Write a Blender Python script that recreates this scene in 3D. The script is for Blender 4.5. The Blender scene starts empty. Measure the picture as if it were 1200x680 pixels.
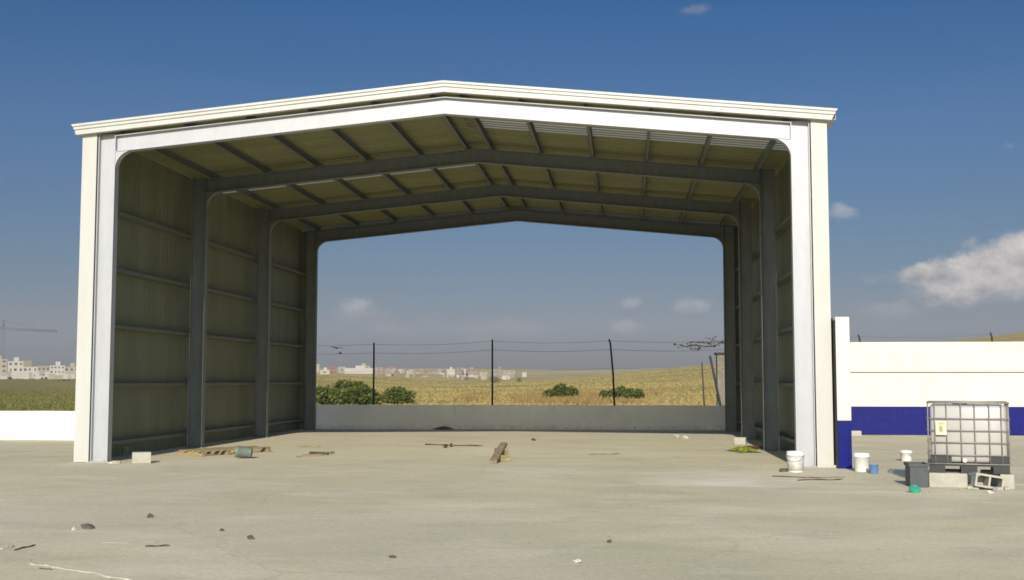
import bpy, bmesh, math, random
from mathutils import Vector, Matrix, noise
random.seed(7)
S = bpy.context.scene
C = S.collection
R = math.radians
PI = math.pi

# ------------------------------------------------------------------ survey of the camera
F, PITCH, YAW, ROLL = 1407.7, 0.0784, 0.0935, -0.0008
CAM = Vector((3.578, -23.565, 1.65))
SUN_EL, SUN_AZ = 24.0, 0.0          # degrees; azimuth offset of the light from the shed axis

def ray(u, v):
    s, c = math.sin(YAW), math.cos(YAW); sp, cp = math.sin(PITCH), math.cos(PITCH)
    r = Vector((c, s, 0)); f = Vector((-s, c, 0)); z = Vector((0, 0, 1))
    return (f*cp + z*sp) + r*((u-600)/F) + (f*sp - z*cp)*((v-335.7)/F)
def gp(u, v, z=0.0):
    d = ray(u, v); t = (z-CAM.z)/d.z
    return CAM + d*t
def dp(u, v, D):
    return CAM + ray(u, v)*D

# ------------------------------------------------------------------ helpers
class MB:
    def __init__(s): s.bm = bmesh.new()
    def box(s, x0, x1, y0, y1, z0, z1, M=None, bev=0):
        vs = [s.bm.verts.new(p) for p in ((x0,y0,z0),(x1,y0,z0),(x1,y1,z0),(x0,y1,z0),(x0,y0,z1),(x1,y0,z1),(x1,y1,z1),(x0,y1,z1))]
        fs = [s.bm.faces.new([vs[i] for i in q]) for q in ((3,2,1,0),(4,5,6,7),(0,1,5,4),(1,2,6,5),(2,3,7,6),(3,0,4,7))]
        if bev:
            es = list({e for f in fs for e in f.edges})
            r = bmesh.ops.bevel(s.bm, geom=es, offset=bev, segments=2, affect='EDGES', profile=.5)
            vs = list({v for f in r['faces'] for v in f.verts} | {v for v in vs if v.is_valid})
        if M is not None:
            for v in vs: v.co = M @ v.co
        return s
    def tube(s, pts, r, n=8, cap=True):
        pts = [Vector(p) for p in pts]; rings = []
        for i, p in enumerate(pts):
            a = pts[max(i-1, 0)]; b = pts[min(i+1, len(pts)-1)]
            d = (b-a).normalized(); ref = Vector((0,0,1)) if abs(d.z) < .9 else Vector((1,0,0))
            e1 = d.cross(ref).normalized(); e2 = d.cross(e1)
            rr = r[i] if isinstance(r, (list, tuple)) else r
            rings.append([s.bm.verts.new(p + (e1*math.cos(2*PI*k/n) + e2*math.sin(2*PI*k/n))*rr) for k in range(n)])
        for A, B in zip(rings, rings[1:]):
            for k in range(n): s.bm.faces.new((A[k], A[(k+1)%n], B[(k+1)%n], B[k])).smooth = True
        if cap: s.bm.faces.new(rings[0]); s.bm.faces.new(rings[-1][::-1])
        return s
    def lathe(s, prof, n=28, M=None):
        rings = []
        for (r, z) in prof:
            rings.append([s.bm.verts.new((r*math.cos(2*PI*k/n), r*math.sin(2*PI*k/n), z)) for k in range(n)])
        for A, B in zip(rings, rings[1:]):
            for k in range(n): s.bm.faces.new((A[k], A[(k+1)%n], B[(k+1)%n], B[k])).smooth = True
        s.bm.faces.new(rings[0][::-1]); s.bm.faces.new(rings[-1])
        if M is not None:
            for r_ in rings:
                for v in r_: v.co = M @ v.co
        return s
    def prism(s, poly, fn0, fn1):
        A = [s.bm.verts.new(fn0(*p)) for p in poly]; B = [s.bm.verts.new(fn1(*p)) for p in poly]
        n = len(poly)
        for k in range(n): s.bm.faces.new((A[k], A[(k+1)%n], B[(k+1)%n], B[k]))
        s.bm.faces.new(A[::-1]); s.bm.faces.new(B)
        return s
    def build(s, name, mat, parent=None, recalc=True):
        if recalc: bmesh.ops.recalc_face_normals(s.bm, faces=s.bm.faces)
        me = bpy.data.meshes.new(name); s.bm.to_mesh(me); s.bm.free()
        me.materials.append(mat)
        o = bpy.data.objects.new(name, me); C.objects.link(o)
        if parent: o.parent = parent
        return o

def tag(o, label=None, cat=None, group=None, kind=None):
    if label: o['label'] = label
    if cat: o['category'] = cat
    if group: o['group'] = group
    if kind: o['kind'] = kind
    return o
def empty(name, loc, rz=0, label=None, cat=None, group=None):
    o = bpy.data.objects.new(name, None); C.objects.link(o)
    o.location = loc; o.rotation_euler = (0, 0, rz); o.empty_display_size = .2
    return tag(o, label, cat, group)
def copy(o, parent, loc=None, rz=None):
    c = o.copy(); C.objects.link(c); c.parent = parent
    if loc is not None: c.location = loc
    if rz is not None: c.rotation_euler = (0, 0, rz)
    for ch in list(o.children): copy(ch, c)
    return c

# ------------------------------------------------------------------ materials
def mat(name, col, rough=.7, metal=0.0, spec=.5, var=.12, scale=6.0, bump=0.0, bscale=None, col2=None, stretch=None, trans=0):
    m = bpy.data.materials.new(name); m.use_nodes = True
    n = m.node_tree.nodes; l = m.node_tree.links; b = n['Principled BSDF']
    b.inputs['Roughness'].default_value = rough; b.inputs['Metallic'].default_value = metal
    b.inputs['Specular IOR Level'].default_value = spec
    tc = n.new('ShaderNodeTexCoord'); mp = n.new('ShaderNodeMapping')
    if stretch: mp.inputs['Scale'].default_value = stretch
    l.new(tc.outputs['Object'], mp.inputs['Vector'])
    t = n.new('ShaderNodeTexNoise'); t.inputs['Scale'].default_value = scale; t.inputs['Detail'].default_value = 8; t.inputs['Roughness'].default_value = .65
    l.new(mp.outputs[0], t.inputs['Vector'])
    r = n.new('ShaderNodeValToRGB'); e = r.color_ramp.elements
    c2 = col2 or tuple(max(0, c*(1-2*var)) for c in col)
    c1 = col if col2 else tuple(min(1, c*(1+var*.6)) for c in col)
    e[0].position = .3; e[0].color = (*c2, 1); e[1].position = .7; e[1].color = (*c1, 1)
    l.new(t.outputs[0], r.inputs[0]); l.new(r.outputs[0], b.inputs['Base Color'])
    if bump:
        t2 = n.new('ShaderNodeTexNoise'); t2.inputs['Scale'].default_value = bscale or scale*4; t2.inputs['Detail'].default_value = 6
        l.new(mp.outputs[0], t2.inputs['Vector'])
        bp = n.new('ShaderNodeBump'); bp.inputs['Strength'].default_value = bump; bp.inputs['Distance'].default_value = .02
        l.new(t2.outputs[0], bp.inputs['Height']); l.new(bp.outputs[0], b.inputs['Normal'])
    return m

def leafmat(name, c0, c1, c2):
    m = bpy.data.materials.new(name); m.use_nodes = True
    n = m.node_tree.nodes; l = m.node_tree.links; b = n['Principled BSDF']
    b.inputs['Roughness'].default_value = .75; b.inputs['Specular IOR Level'].default_value = .2
    g = n.new('ShaderNodeNewGeometry'); r = n.new('ShaderNodeValToRGB'); e = r.color_ramp.elements
    e[0].color = (*c0, 1); e[1].color = (*c2, 1); k = e.new(.5); k.color = (*c1, 1)
    l.new(g.outputs['Random Per Island'], r.inputs[0]); l.new(r.outputs[0], b.inputs['Base Color'])
    tr = n.new('ShaderNodeBsdfTranslucent'); l.new(r.outputs[0], tr.inputs[0])
    mx = n.new('ShaderNodeMixShader'); mx.inputs[0].default_value = .25
    l.new(b.outputs[0], mx.inputs[1]); l.new(tr.outputs[0], mx.inputs[2]); l.new(mx.outputs[0], n['Material Output'].inputs[0])
    return m

M = {}
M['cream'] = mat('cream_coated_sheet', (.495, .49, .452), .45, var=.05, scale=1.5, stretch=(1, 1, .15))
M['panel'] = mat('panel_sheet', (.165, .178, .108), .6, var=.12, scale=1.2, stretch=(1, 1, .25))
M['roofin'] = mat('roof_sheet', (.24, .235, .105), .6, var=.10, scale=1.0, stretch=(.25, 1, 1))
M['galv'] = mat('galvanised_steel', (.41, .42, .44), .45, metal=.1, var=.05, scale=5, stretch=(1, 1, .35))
M['galvin'] = mat('shaded_galvanised_steel', (.17, .188, .175), .5, metal=.2, var=.12, scale=7, stretch=(1, 1, .3))  # same galvanised steel inside the shed, shade put into a darker base colour
M['white'] = mat('white_painted_render', (.68, .645, .575), .85, var=.06, scale=1.3, bump=.25, bscale=30)
M['lowwall'] = mat('white_painted_block', (.88, .87, .81), .9, var=.05, scale=1.2, bump=.35, bscale=22)
M['concrete'] = mat('cast_concrete', (.46, .44, .37), .9, var=.14, scale=5, bump=.4)
M['timber'] = mat('raw_timber', (.38, .30, .165), .85, var=.3, scale=3, stretch=(1, 8, 8), bump=.2)
M['oldwood'] = mat('weathered_timber', (.30, .24, .14), .9, var=.3, scale=4, stretch=(1, 8, 8), bump=.3)
M['darkwood'] = mat('dark_stick', (.09, .075, .05), .9, var=.3)
M['plastic'] = mat('white_plastic', (.78, .78, .74), .4, var=.05, scale=4)
M['dirtyplastic'] = mat('smeared_white_plastic', (.60, .59, .54), .55, var=.2, scale=9)
M['blueplastic'] = mat('blue_plastic', (.12, .22, .42), .4)
M['greenplastic'] = mat('green_plastic', (.03, .30, .19), .4)
M['greyplastic'] = mat('grey_green_plastic', (.16, .19, .15), .55)
M['blackplastic'] = mat('black_plastic', (.022, .024, .026), .5)
M['tub'] = mat('dark_grey_plastic', (.06, .068, .075), .6)
M['cagewire'] = mat('cage_tube', (.33, .31, .275), .5, metal=.3)
M['labelplate'] = mat('pale_yellow_plate', (.66, .60, .36), .5, col2=(.72, .68, .5), scale=14)
M['bottle'] = mat('milky_plastic_tank', (.43, .415, .385), .4, var=.06, scale=2)
M['dirt'] = mat('dark_dirt', (.16, .135, .10), .95, var=.3)
M['stone'] = mat('dark_rubble', (.13, .11, .085), .95, var=.3)
M['palestone'] = mat('pale_rubble', (.60, .58, .50), .95, var=.15)
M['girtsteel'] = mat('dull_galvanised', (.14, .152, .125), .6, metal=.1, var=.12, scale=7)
M['sideshade'] = mat('side_wall_shade', (.035, .028, .02), .8, var=.3)  # near-black brown, shade painted in for the side wall's left face
M['grit'] = mat('sandy_grit', (.40, .36, .25), .95, var=.35, scale=3)
M['mortar'] = mat('spilled_mortar', (.58, .55, .43), .95, var=.15, scale=14, bump=.5)
M['yellowbag'] = mat('yellow_green_film', (.52, .56, .09), .35, var=.2)
M['redfilm'] = mat('brown_red_film', (.30, .15, .08), .6, var=.2)
M['post'] = mat('dark_post', (.035, .033, .035), .8)
M['wire'] = mat('fence_wire', (.22, .22, .23), .6, metal=.3)
M['bark'] = mat('bark', (.10, .075, .05), .95, var=.3)
M['bird'] = mat('dark_feathers', (.03, .03, .035), .8)
M['crane'] = mat('crane_steel', (.15, .15, .16), .7)
M['window'] = mat('dark_window', (.06, .07, .08), .3)
M['pillar'] = mat('old_plaster', (.22, .20, .155), .9, var=.2)
BC = {}
for k, c in dict(white=(.42, .395, .345), cream=(.33, .29, .22), tan=(.25, .20, .14), pink=(.28, .20, .17), terracotta=(.24, .11, .07), grey=(.22, .215, .20), pale=(.30, .27, .22)).items():
    BC[k] = mat('town_wall_'+k, c, .9, var=.06, scale=.3)

def splash(m, hgt, amt, dirt=(.36, .31, .22)):
    nt = m.node_tree; b = nt.nodes['Principled BSDF']; src = b.inputs['Base Color'].links[0].from_socket
    g = nt.nodes.new('ShaderNodeNewGeometry'); sp = nt.nodes.new('ShaderNodeSeparateXYZ'); nt.links.new(g.outputs['Position'], sp.inputs[0])
    a = math_(nt, 'MULTIPLY_ADD', sp.outputs[2], -1.0/hgt, .55)
    k = math_(nt, 'ADD', a, math_(nt, 'MULTIPLY_ADD', noise_(nt, g.outputs['Position'], 5.5, 8, .7), 2.6, -1.35), clamp=True)
    vert = noise_(nt, g.outputs['Position'], 2.2, 7, .7, sc=(1, 1, .12))
    col = mix_(nt, ramp_(nt, vert, [(.56, (0, 0, 0)), (.75, (.28, .28, .28))]), src, dirt)
    col = mix_(nt, math_(nt, 'MULTIPLY', k, amt), col, dirt)
    nt.links.new(col, b.inputs['Base Color'])
def leaves():
    M['bush'] = leafmat('bush_leaf', (.045, .07, .012), (.095, .13, .024), (.19, .19, .05))
    M['tree'] = leafmat('tree_leaf', (.03, .05, .018), (.055, .08, .025), (.09, .11, .045))
    M['grass'] = leafmat('dry_grass_blade', (.36, .275, .095), (.48, .37, .15), (.37, .31, .115))
    M['weed'] = leafmat('brown_weed_blade', (.28, .17, .065), (.37, .25, .10), (.33, .26, .10))
leaves()

M['greengrass'] = leafmat('green_grass_blade', (.12, .125, .03), (.19, .185, .055), (.25, .215, .07))
def brickmat():
    m = mat('cobalt_tile', (.007, .011, .175), .3, spec=.22, var=.12, scale=7)
    n = m.node_tree.nodes; l = m.node_tree.links; b = n['Principled BSDF']
    base = b.inputs['Base Color'].links[0].from_socket
    tc = n.new('ShaderNodeTexCoord'); sp = n.new('ShaderNodeSeparateXYZ'); l.new(tc.outputs['Object'], sp.inputs[0])
    ad = n.new('ShaderNodeMath'); ad.operation = 'ADD'; l.new(sp.outputs[0], ad.inputs[0]); l.new(sp.outputs[1], ad.inputs[1])
    cb = n.new('ShaderNodeCombineXYZ'); l.new(ad.outputs[0], cb.inputs[0]); l.new(sp.outputs[2], cb.inputs[1])
    br = n.new('ShaderNodeTexBrick'); br.offset = 0; br.inputs['Scale'].default_value = 1
    br.inputs['Brick Width'].default_value = .20; br.inputs['Row Height'].default_value = .20; br.inputs['Mortar Size'].default_value = .007
    br.inputs['Mortar'].default_value = (.006, .008, .055, 1); br.inputs['Color2'].default_value = (.006, .008, .135, 1)
    l.new(cb.outputs[0], br.inputs['Vector']); l.new(base, br.inputs['Color1'])
    l.new(br.outputs[0], b.inputs['Base Color'])
    return m
M['tile'] = brickmat()

def skylightmat():
    m = bpy.data.materials.new('translucent_sheet'); m.use_nodes = True
    n = m.node_tree.nodes; l = m.node_tree.links; b = n['Principled BSDF']
    b.inputs['Base Color'].default_value = (.56, .53, .42, 1); b.inputs['Roughness'].default_value = .5
    tr = n.new('ShaderNodeBsdfTranslucent'); tr.inputs[0].default_value = (.40, .37, .26, 1)
    mx = n.new('ShaderNodeMixShader'); mx.inputs[0].default_value = .7
    l.new(b.outputs[0], mx.inputs[1]); l.new(tr.outputs[0], mx.inputs[2]); l.new(mx.outputs[0], n['Material Output'].inputs[0])
    return m
M['skylight'] = skylightmat()

def N(nt, t, **kw):
    x = nt.nodes.new(t)
    for k, v in kw.items(): setattr(x, k, v)
    return x
def math_(nt, op, a, b=None, c=None, clamp=False):
    x = nt.nodes.new('ShaderNodeMath'); x.operation = op; x.use_clamp = clamp
    for i, v in enumerate((a, b, c)):
        if v is None: continue
        if isinstance(v, (int, float)): x.inputs[i].default_value = v
        else: nt.links.new(v, x.inputs[i])
    return x.outputs[0]
def noise_(nt, vec, scale, detail=6, rough=.6, sc=None, loc=None):
    if sc or loc:
        mp = nt.nodes.new('ShaderNodeMapping'); nt.links.new(vec, mp.inputs[0])
        if sc: mp.inputs['Scale'].default_value = sc
        if loc: mp.inputs['Location'].default_value = loc
        vec = mp.outputs[0]
    t = nt.nodes.new('ShaderNodeTexNoise'); t.inputs['Scale'].default_value = scale
    t.inputs['Detail'].default_value = detail; t.inputs['Roughness'].default_value = rough
    nt.links.new(vec, t.inputs['Vector']); return t.outputs[0]
def ramp_(nt, f, stops):
    r = nt.nodes.new('ShaderNodeValToRGB'); e = r.color_ramp.elements
    while len(e) < len(stops): e.new(.5)
    for k, (p, c) in enumerate(stops):
        e[k].position = p; e[k].color = (*c, 1) if len(c) == 3 else c
    nt.links.new(f, r.inputs[0]); return r.outputs[0]
def mix_(nt, f, a, b, blend='MIX'):
    x = nt.nodes.new('ShaderNodeMix'); x.data_type = 'RGBA'; x.blend_type = blend
    for s, v in ((0, f), (6, a), (7, b)):
        if isinstance(v, (int, float)): x.inputs[s].default_value = v
        elif isinstance(v, tuple): x.inputs[s].default_value = (*v, 1)
        else: nt.links.new(v, x.inputs[s])
    return x.outputs[2]

def yardmat():
    m = bpy.data.materials.new('yard_concrete'); m.use_nodes = True
    nt = m.node_tree; b = nt.nodes['Principled BSDF']; b.inputs['Roughness'].default_value = .9; b.inputs['Specular IOR Level'].default_value = .25
    tc = N(nt, 'ShaderNodeTexCoord'); v = tc.outputs['Object']
    big = noise_(nt, v, .25, 6, .62, sc=(.8, 1.0, 1))
    col = ramp_(nt, big, [(.30, (.55, .485, .305)), (.45, (.615, .545, .355)), (.60, (.68, .60, .40)), (.75, (.70, .63, .455))])
    hue = noise_(nt, v, .13, 3, .5, loc=(31, 7, 0))
    col = mix_(nt, ramp_(nt, hue, [(.42, (0, 0, 0)), (.62, (.75, .75, .75))]), col, (.64, .565, .42))
    pat = noise_(nt, v, .33, 6, .65, sc=(.8, 1.05, 1), loc=(11, 4, 0))
    col = mix_(nt, ramp_(nt, pat, [(.40, (.6, .6, .6)), (.56, (0, 0, 0))]), col, (.53, .49, .31))
    st = noise_(nt, v, .75, 7, .7, sc=(.7, 1.1, 1), loc=(3, 9, 0))
    col = mix_(nt, ramp_(nt, st, [(.34, (.6, .6, .6)), (.50, (0, 0, 0))]), col, (.48, .44, .31))
    st2 = noise_(nt, v, .6, 8, .72, sc=(.7, 1.1, 1), loc=(13, 2, 0))
    col = mix_(nt, ramp_(nt, st2, [(.52, (0, 0, 0)), (.70, (.75, .75, .75))]), col, (.74, .67, .48))
    sp = noise_(nt, v, 16, 6, .75)
    col = mix_(nt, .55, col, ramp_(nt, sp, [(.25, (.55, .55, .55)), (.75, (1.25, 1.25, 1.25))]), 'MULTIPLY')
    geo = N(nt, 'ShaderNodeSeparateXYZ'); nt.links.new(v, geo.inputs[0])
    # cleaner, paler pour inside the shed
    inn = math_(nt, 'MULTIPLY', math_(nt, 'MULTIPLY_ADD', geo.outputs[1], .18, .25, clamp=True), math_(nt, 'SUBTRACT', 8.0, math_(nt, 'ABSOLUTE', geo.outputs[0]), clamp=True))
    col = mix_(nt, math_(nt, 'MULTIPLY', inn, math_(nt, 'MULTIPLY_ADD', st, .9, .0)), col, (.75, .695, .53))
    # cement dust spilled in a few places
    wob = noise_(nt, v, 1.6, 6, .7, sc=(.6, 1.3, 1))
    for (u, vv, sx, sy, a) in ((850, 566, 1.5, 1.0, .8), (820, 560, 1.1, 2.2, .5), (150, 628, .9, .8, .35), (560, 529, 1.0, 2.0, .5), (1130, 577, 1.6, .4, .4), (930, 600, 2.5, .6, .25), (640, 553, 1.0, 1.4, .35), (1165, 640, 1.2, .5, .25)):
        p = gp(u, vv)
        dx = math_(nt, 'MULTIPLY', math_(nt, 'SUBTRACT', geo.outputs[0], p.x), 1/sx)
        dy = math_(nt, 'MULTIPLY', math_(nt, 'SUBTRACT', geo.outputs[1], p.y), 1/sy)
        d = math_(nt, 'ADD', math_(nt, 'MULTIPLY', dx, dx), math_(nt, 'MULTIPLY', dy, dy))
        k = math_(nt, 'ADD', math_(nt, 'MULTIPLY', d, -.55), math_(nt, 'MULTIPLY_ADD', wob, 2.7, -.70))
        k = math_(nt, 'MULTIPLY', math_(nt, 'MINIMUM', math_(nt, 'MAXIMUM', k, 0.0), 1.0), a)
        col = mix_(nt, k, col, (.80, .735, .575))
    # hairline cracks
    vo = N(nt, 'ShaderNodeTexVoronoi'); vo.feature = 'DISTANCE_TO_EDGE'; vo.inputs['Scale'].default_value = .16
    wv = N(nt, 'ShaderNodeVectorMath'); wv.operation = 'ADD'; nt.links.new(v, wv.inputs[0])
    nz = N(nt, 'ShaderNodeTexNoise'); nz.inputs['Scale'].default_value = .8; nz.inputs['Detail'].default_value = 6; nt.links.new(v, nz.inputs['Vector'])
    nt.links.new(nz.outputs[1], wv.inputs[1]); nt.links.new(wv.outputs[0], vo.inputs['Vector'])
    ck = ramp_(nt, vo.outputs[0], [(0, (.3, .3, .3)), (.004, (0, 0, 0))])
    col = mix_(nt, ck, col, (.33, .30, .23))
    nt.links.new(col, b.inputs['Base Color'])
    bh = math_(nt, 'ADD', math_(nt, 'MULTIPLY', noise_(nt, v, 26, 6, .7), .25), math_(nt, 'MULTIPLY', noise_(nt, v, 1.4, 5, .6), 1.2))
    bp = N(nt, 'ShaderNodeBump'); bp.inputs['Strength'].default_value = .35; bp.inputs['Distance'].default_value = .03
    nt.links.new(bh, bp.inputs['Height']); nt.links.new(bp.outputs[0], b.inputs['Normal'])
    return m

def fieldmat():
    m = bpy.data.materials.new('field_grass'); m.use_nodes = True
    nt = m.node_tree; b = nt.nodes['Principled BSDF']; b.inputs['Roughness'].default_value = .95; b.inputs['Specular IOR Level'].default_value = .1
    tc = N(nt, 'ShaderNodeTexCoord'); v = tc.outputs['Object']
    big = noise_(nt, v, .016, 6, .62, sc=(.7, 1, 1))
    col = ramp_(nt, big, [(.30, (.27, .225, .075)), (.42, (.42, .325, .11)), (.55, (.54, .405, .145)), (.66, (.50, .34, .11)), (.76, (.40, .24, .075))])
    md = noise_(nt, v, .11, 6, .65, sc=(.6, 1, 1), loc=(5, 1, 0))
    col = mix_(nt, ramp_(nt, md, [(.40, (.65, .65, .65)), (.54, (0, 0, 0))]), col, (.25, .215, .07))
    fine = noise_(nt, v, 1.1, 6, .8)
    col = mix_(nt, .8, col, ramp_(nt, fine, [(.3, (.5, .5, .5)), (.7, (1.35, 1.35, 1.3))]), 'MULTIPLY')
    # greener ground to the left
    sx = N(nt, 'ShaderNodeSeparateXYZ'); nt.links.new(v, sx.inputs[0])
    rat = math_(nt, 'DIVIDE', sx.outputs[0], math_(nt, 'MAXIMUM', math_(nt, 'ADD', sx.outputs[1], 24.0), 1.0))
    gl = math_(nt, 'MULTIPLY_ADD', rat, -5.0, -1.5, clamp=True)
    col = mix_(nt, math_(nt, 'MULTIPLY', gl, .85), col, (.20, .18, .058))
    nt.links.new(col, b.inputs['Base Color'])
    bp = N(nt, 'ShaderNodeBump'); bp.inputs['Strength'].default_value = .6; bp.inputs['Distance'].default_value = .3
    nt.links.new(noise_(nt, v, 2.2, 6, .8), bp.inputs['Height']); nt.links.new(bp.outputs[0], b.inputs['Normal'])
    return m

# ------------------------------------------------------------------ the setting
def sm(a, b, x):
    t = max(0, min(1, (x-a)/(b-a))); return t*t*(3-2*t)
def terr(x, y):
    h = -.02
    t = max(0, x+45)
    h += 6.0*(t/81)**1.28*sm(60, 330, y)*(1-.75*sm(700, 1500, y)) if t else 0      # hill on the right
    h += 2.9*math.exp(-((x+74)/30)**2-((y-270)/90)**2)                               # low orange rise to the left
    h += 2.4*sm(140, 390, y)*(1-sm(-150, -70, x))
    h += 4.2*sm(420, 800, y)*(1-sm(60, 260, x))
    h += (12+6*noise.noise((x*.002, 3.1, 0)))*sm(1050, 1550, y)
    k = sm(25, 80, y) if x > -9 else sm(14, 60, y)
    h += k*(.22*noise.noise((x*.05, y*.05, 1))+.5*noise.noise((x*.012, y*.012, 5)))
    if y < 18.5: h = min(h, -.15) if y < 17 and x > -8 else h
    if y < 9.2: h = -.15
    return h
def axis(lim):
    v = [0.0]; st = 2.0
    while v[-1] < lim: v.append(v[-1]+st); st = min(st*1.045, 60)
    v[-1] = lim
    return v
pos = axis(1600)
xs = [-a for a in pos[:0:-1]] + pos
ys = xs
bm = bmesh.new(); grid = []
for y in ys: grid.append([bm.verts.new((x, y, terr(x, y))) for x in xs])
for j in range(len(ys)-1):
    for i in range(len(xs)-1): bm.faces.new((grid[j][i], grid[j][i+1], grid[j+1][i+1], grid[j+1][i])).smooth = True
mb = MB(); mb.bm = bm
tag(mb.build('field', fieldmat(), recalc=False), kind='structure')

mb = MB()
LWY, BWY = 8.9, 17.25        # fronts of the left and back walls
def sheet(x0, x1, y0, y1, z): 
    mb.bm.faces.new([mb.bm.verts.new(p) for p in ((x0, y0, z), (x1, y0, z), (x1, y1, z), (x0, y1, z))])
sheet(-45, -7.9, -70, LWY+.1, 0); sheet(-7.9, 45, -70, BWY+.1, 0)
tag(mb.build('concrete_yard', yardmat(), recalc=False), kind='structure')

# ------------------------------------------------------------------ the steel shed
W = 15.05; HW = W/2; B = 5.49; DEP = 3*B
SL = .0958                     # roof slope
RT = 7.35                      # rafter top at the ridge
shed = empty('steel_shed', (0, 0, 0), 0, 'open fronted galvanised steel portal shed with cream cladding and shallow gable roof', 'shed')
CO = -HW+.33                   # outer flange of the columns
CD = .36
def column_mb():
    m = MB(); top = RT-SL*abs(CO)+.085
    m.box(0, .016, -.10, .10, 0, top); m.box(CD-.016, CD, -.10, .10, 0, top-.35 if False else top-.03)
    m.box(.016, CD-.016, -.006, .006, 0, top-.012)
    return m
def gusset_mb():
    m = MB(); zb = RT-.345-SL*abs(CO+CD); r = .34; pts = [(CD+.001, zb-.004)]
    pts.append((CD+.001, zb-r))
    for k in range(13):
        a = PI-(PI/2)*k/12
        pts.append((CD+.001+r+r*math.cos(a), zb-r+r*math.sin(a)+SL*(r+r*math.cos(a))-.002))
    m.prism(pts, lambda x, z: (x, -.085, z), lambda x, z: (x, .085, z))
    return m
def base_mb():
    m = MB(); m.box(-.05, CD+.05, -.16, .16, .004, .022)
    for x in (.06, CD-.06):
        for y in (-.125, .125): m.tube([(x, y, .022), (x, y, .055)], .014, 6)
    return m
def rafter_mb():
    m = MB(); x0 = CO+CD+.002; x1 = -.001
    z = lambda x: RT-SL*abs(x)
    for (ya, yb, d0, d1) in ((-.10, .10, 0, .016), (-.10, .10, .33, .346), (-.006, .006, .016, .33)):
        m.prism([(x0, -d0), (x1, -d0), (x1, -d1), (x0, -d1)], lambda x, d: (x, ya, z(x)+d), lambda x, d: (x, yb, z(x)+d))
    return m
c0 = r0 = None
for k in range(4):
    y = .10 + k*(DEP-.2)/3 if k else .10
    for side in (-1, 1):
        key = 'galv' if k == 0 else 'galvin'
        if k < 2 and side == -1:
            col = column_mb().build('column', M[key], shed); gusset_mb().build('haunch', M[key], col); base_mb().build('base_plate', M[key], col)
            raf = rafter_mb().build('rafter', M[key], shed)
            col.location = (CO, y, 0); raf.location = (0, y, 0)
        else:
            copy(col, shed, (side*-CO, y, 0), 0 if side == -1 else PI)
            copy(raf, shed, (0, y, 0), 0 if side == -1 else PI)

# purlins (C sections) and girts
PX = (.30, 1.5, 2.8, 4.1, 5.4, 6.75)
pur = MB(); 
L0, L1 = .02, DEP-.02
for (xa, xb, za, zb) in ((-.003, .003, 0, .17), (-.003, .065, 0, .006), (-.003, .065, .164, .17)):
    pur.box(xa, xb, L0, L1, za, zb)
pur = pur.build('purlin', M['galvin'], shed)
first = True
for side in (-1, 1):
    for px in PX:
        p = pur if first else copy(pur, shed)
        first = False
        p.location = (side*px, 0, RT-SL*px+.002)
        p.rotation_euler = (0, math.atan(SL)*side, 0)
gi = MB()
for (xa, xb, za, zb) in ((0, .20, 0, .006), (.194, .20, .006, .075), (0, .006, .006, .075)):
    gi.box(xa, xb, L0, L1, za, zb)
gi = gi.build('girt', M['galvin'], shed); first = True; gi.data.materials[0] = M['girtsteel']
for z in (.30, 1.52, 2.76, 3.97, 5.2):
    g = gi if first else copy(gi, shed)
    first = False
    g.location = (CO-.203, 0, z)
    g2 = copy(gi, shed, (-(CO-.203), 0, z)); g2.scale = (-1, 1, 1)

# profiled cladding
def ribs(y0, y1, pitch, h):
    out = []; y = y0
    while y < y1-.001:
        for f, d in ((0, 0), (.55, 0), (.65, h), (.90, h)):
            if y+f*pitch <= y1: out.append((y+f*pitch, d))
        y += pitch
    out.append((y1, 0)); return out
def wallpanel(side):
    m = MB(); x = CO-.212
    P = ribs(.0, DEP, .25, -.007)
    for (a, da), (b, db) in zip(P, P[1:]):
        for t in (0, -.012):
            q = [m.bm.verts.new((side*-(x+d+t), y, z)) for (y, d, z) in ((a, da, .006), (b, db, .006), (b, db, 6.80), (a, da, 6.80))]
            m.bm.faces.new(q)
    return m
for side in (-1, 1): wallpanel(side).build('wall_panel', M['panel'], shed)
def roofpanel(side, y0, y1, name, mt):
    m = MB(); P = ribs(y0, y1, .25, .04)
    for (a, da), (b, db) in zip(P, P[1:]):
        for t in ((0, .012) if name == 'roof_panel' else (0,)):
            q = [m.bm.verts.new((side*x, y, RT+.176-SL*x+d+t)) for (x, y, d) in ((.0, a, da), (.0, b, db), (HW-.02, b, db), (HW-.02, a, da))]
            m.bm.faces.new(q)
    return m.build(name, mt, shed)
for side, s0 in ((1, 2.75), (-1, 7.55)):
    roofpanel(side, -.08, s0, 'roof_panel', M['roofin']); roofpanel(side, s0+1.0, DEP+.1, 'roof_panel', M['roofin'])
    tag(roofpanel(side, s0, s0+1.0, 'skylight', M['skylight']), 'pale translucent corrugated sheet')
m = MB()                                     # ridge capping
m.prism([(-.35, 0), (0, SL*.35), (.35, 0), (.35, .01), (0, SL*.35+.01), (-.35, .01)], lambda x, z: (x, -.08, RT+.23-SL*.35+z), lambda x, z: (x, DEP+.1, RT+.23-SL*.35+z))
m.build('ridge_cap', M['cream'], shed)

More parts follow.
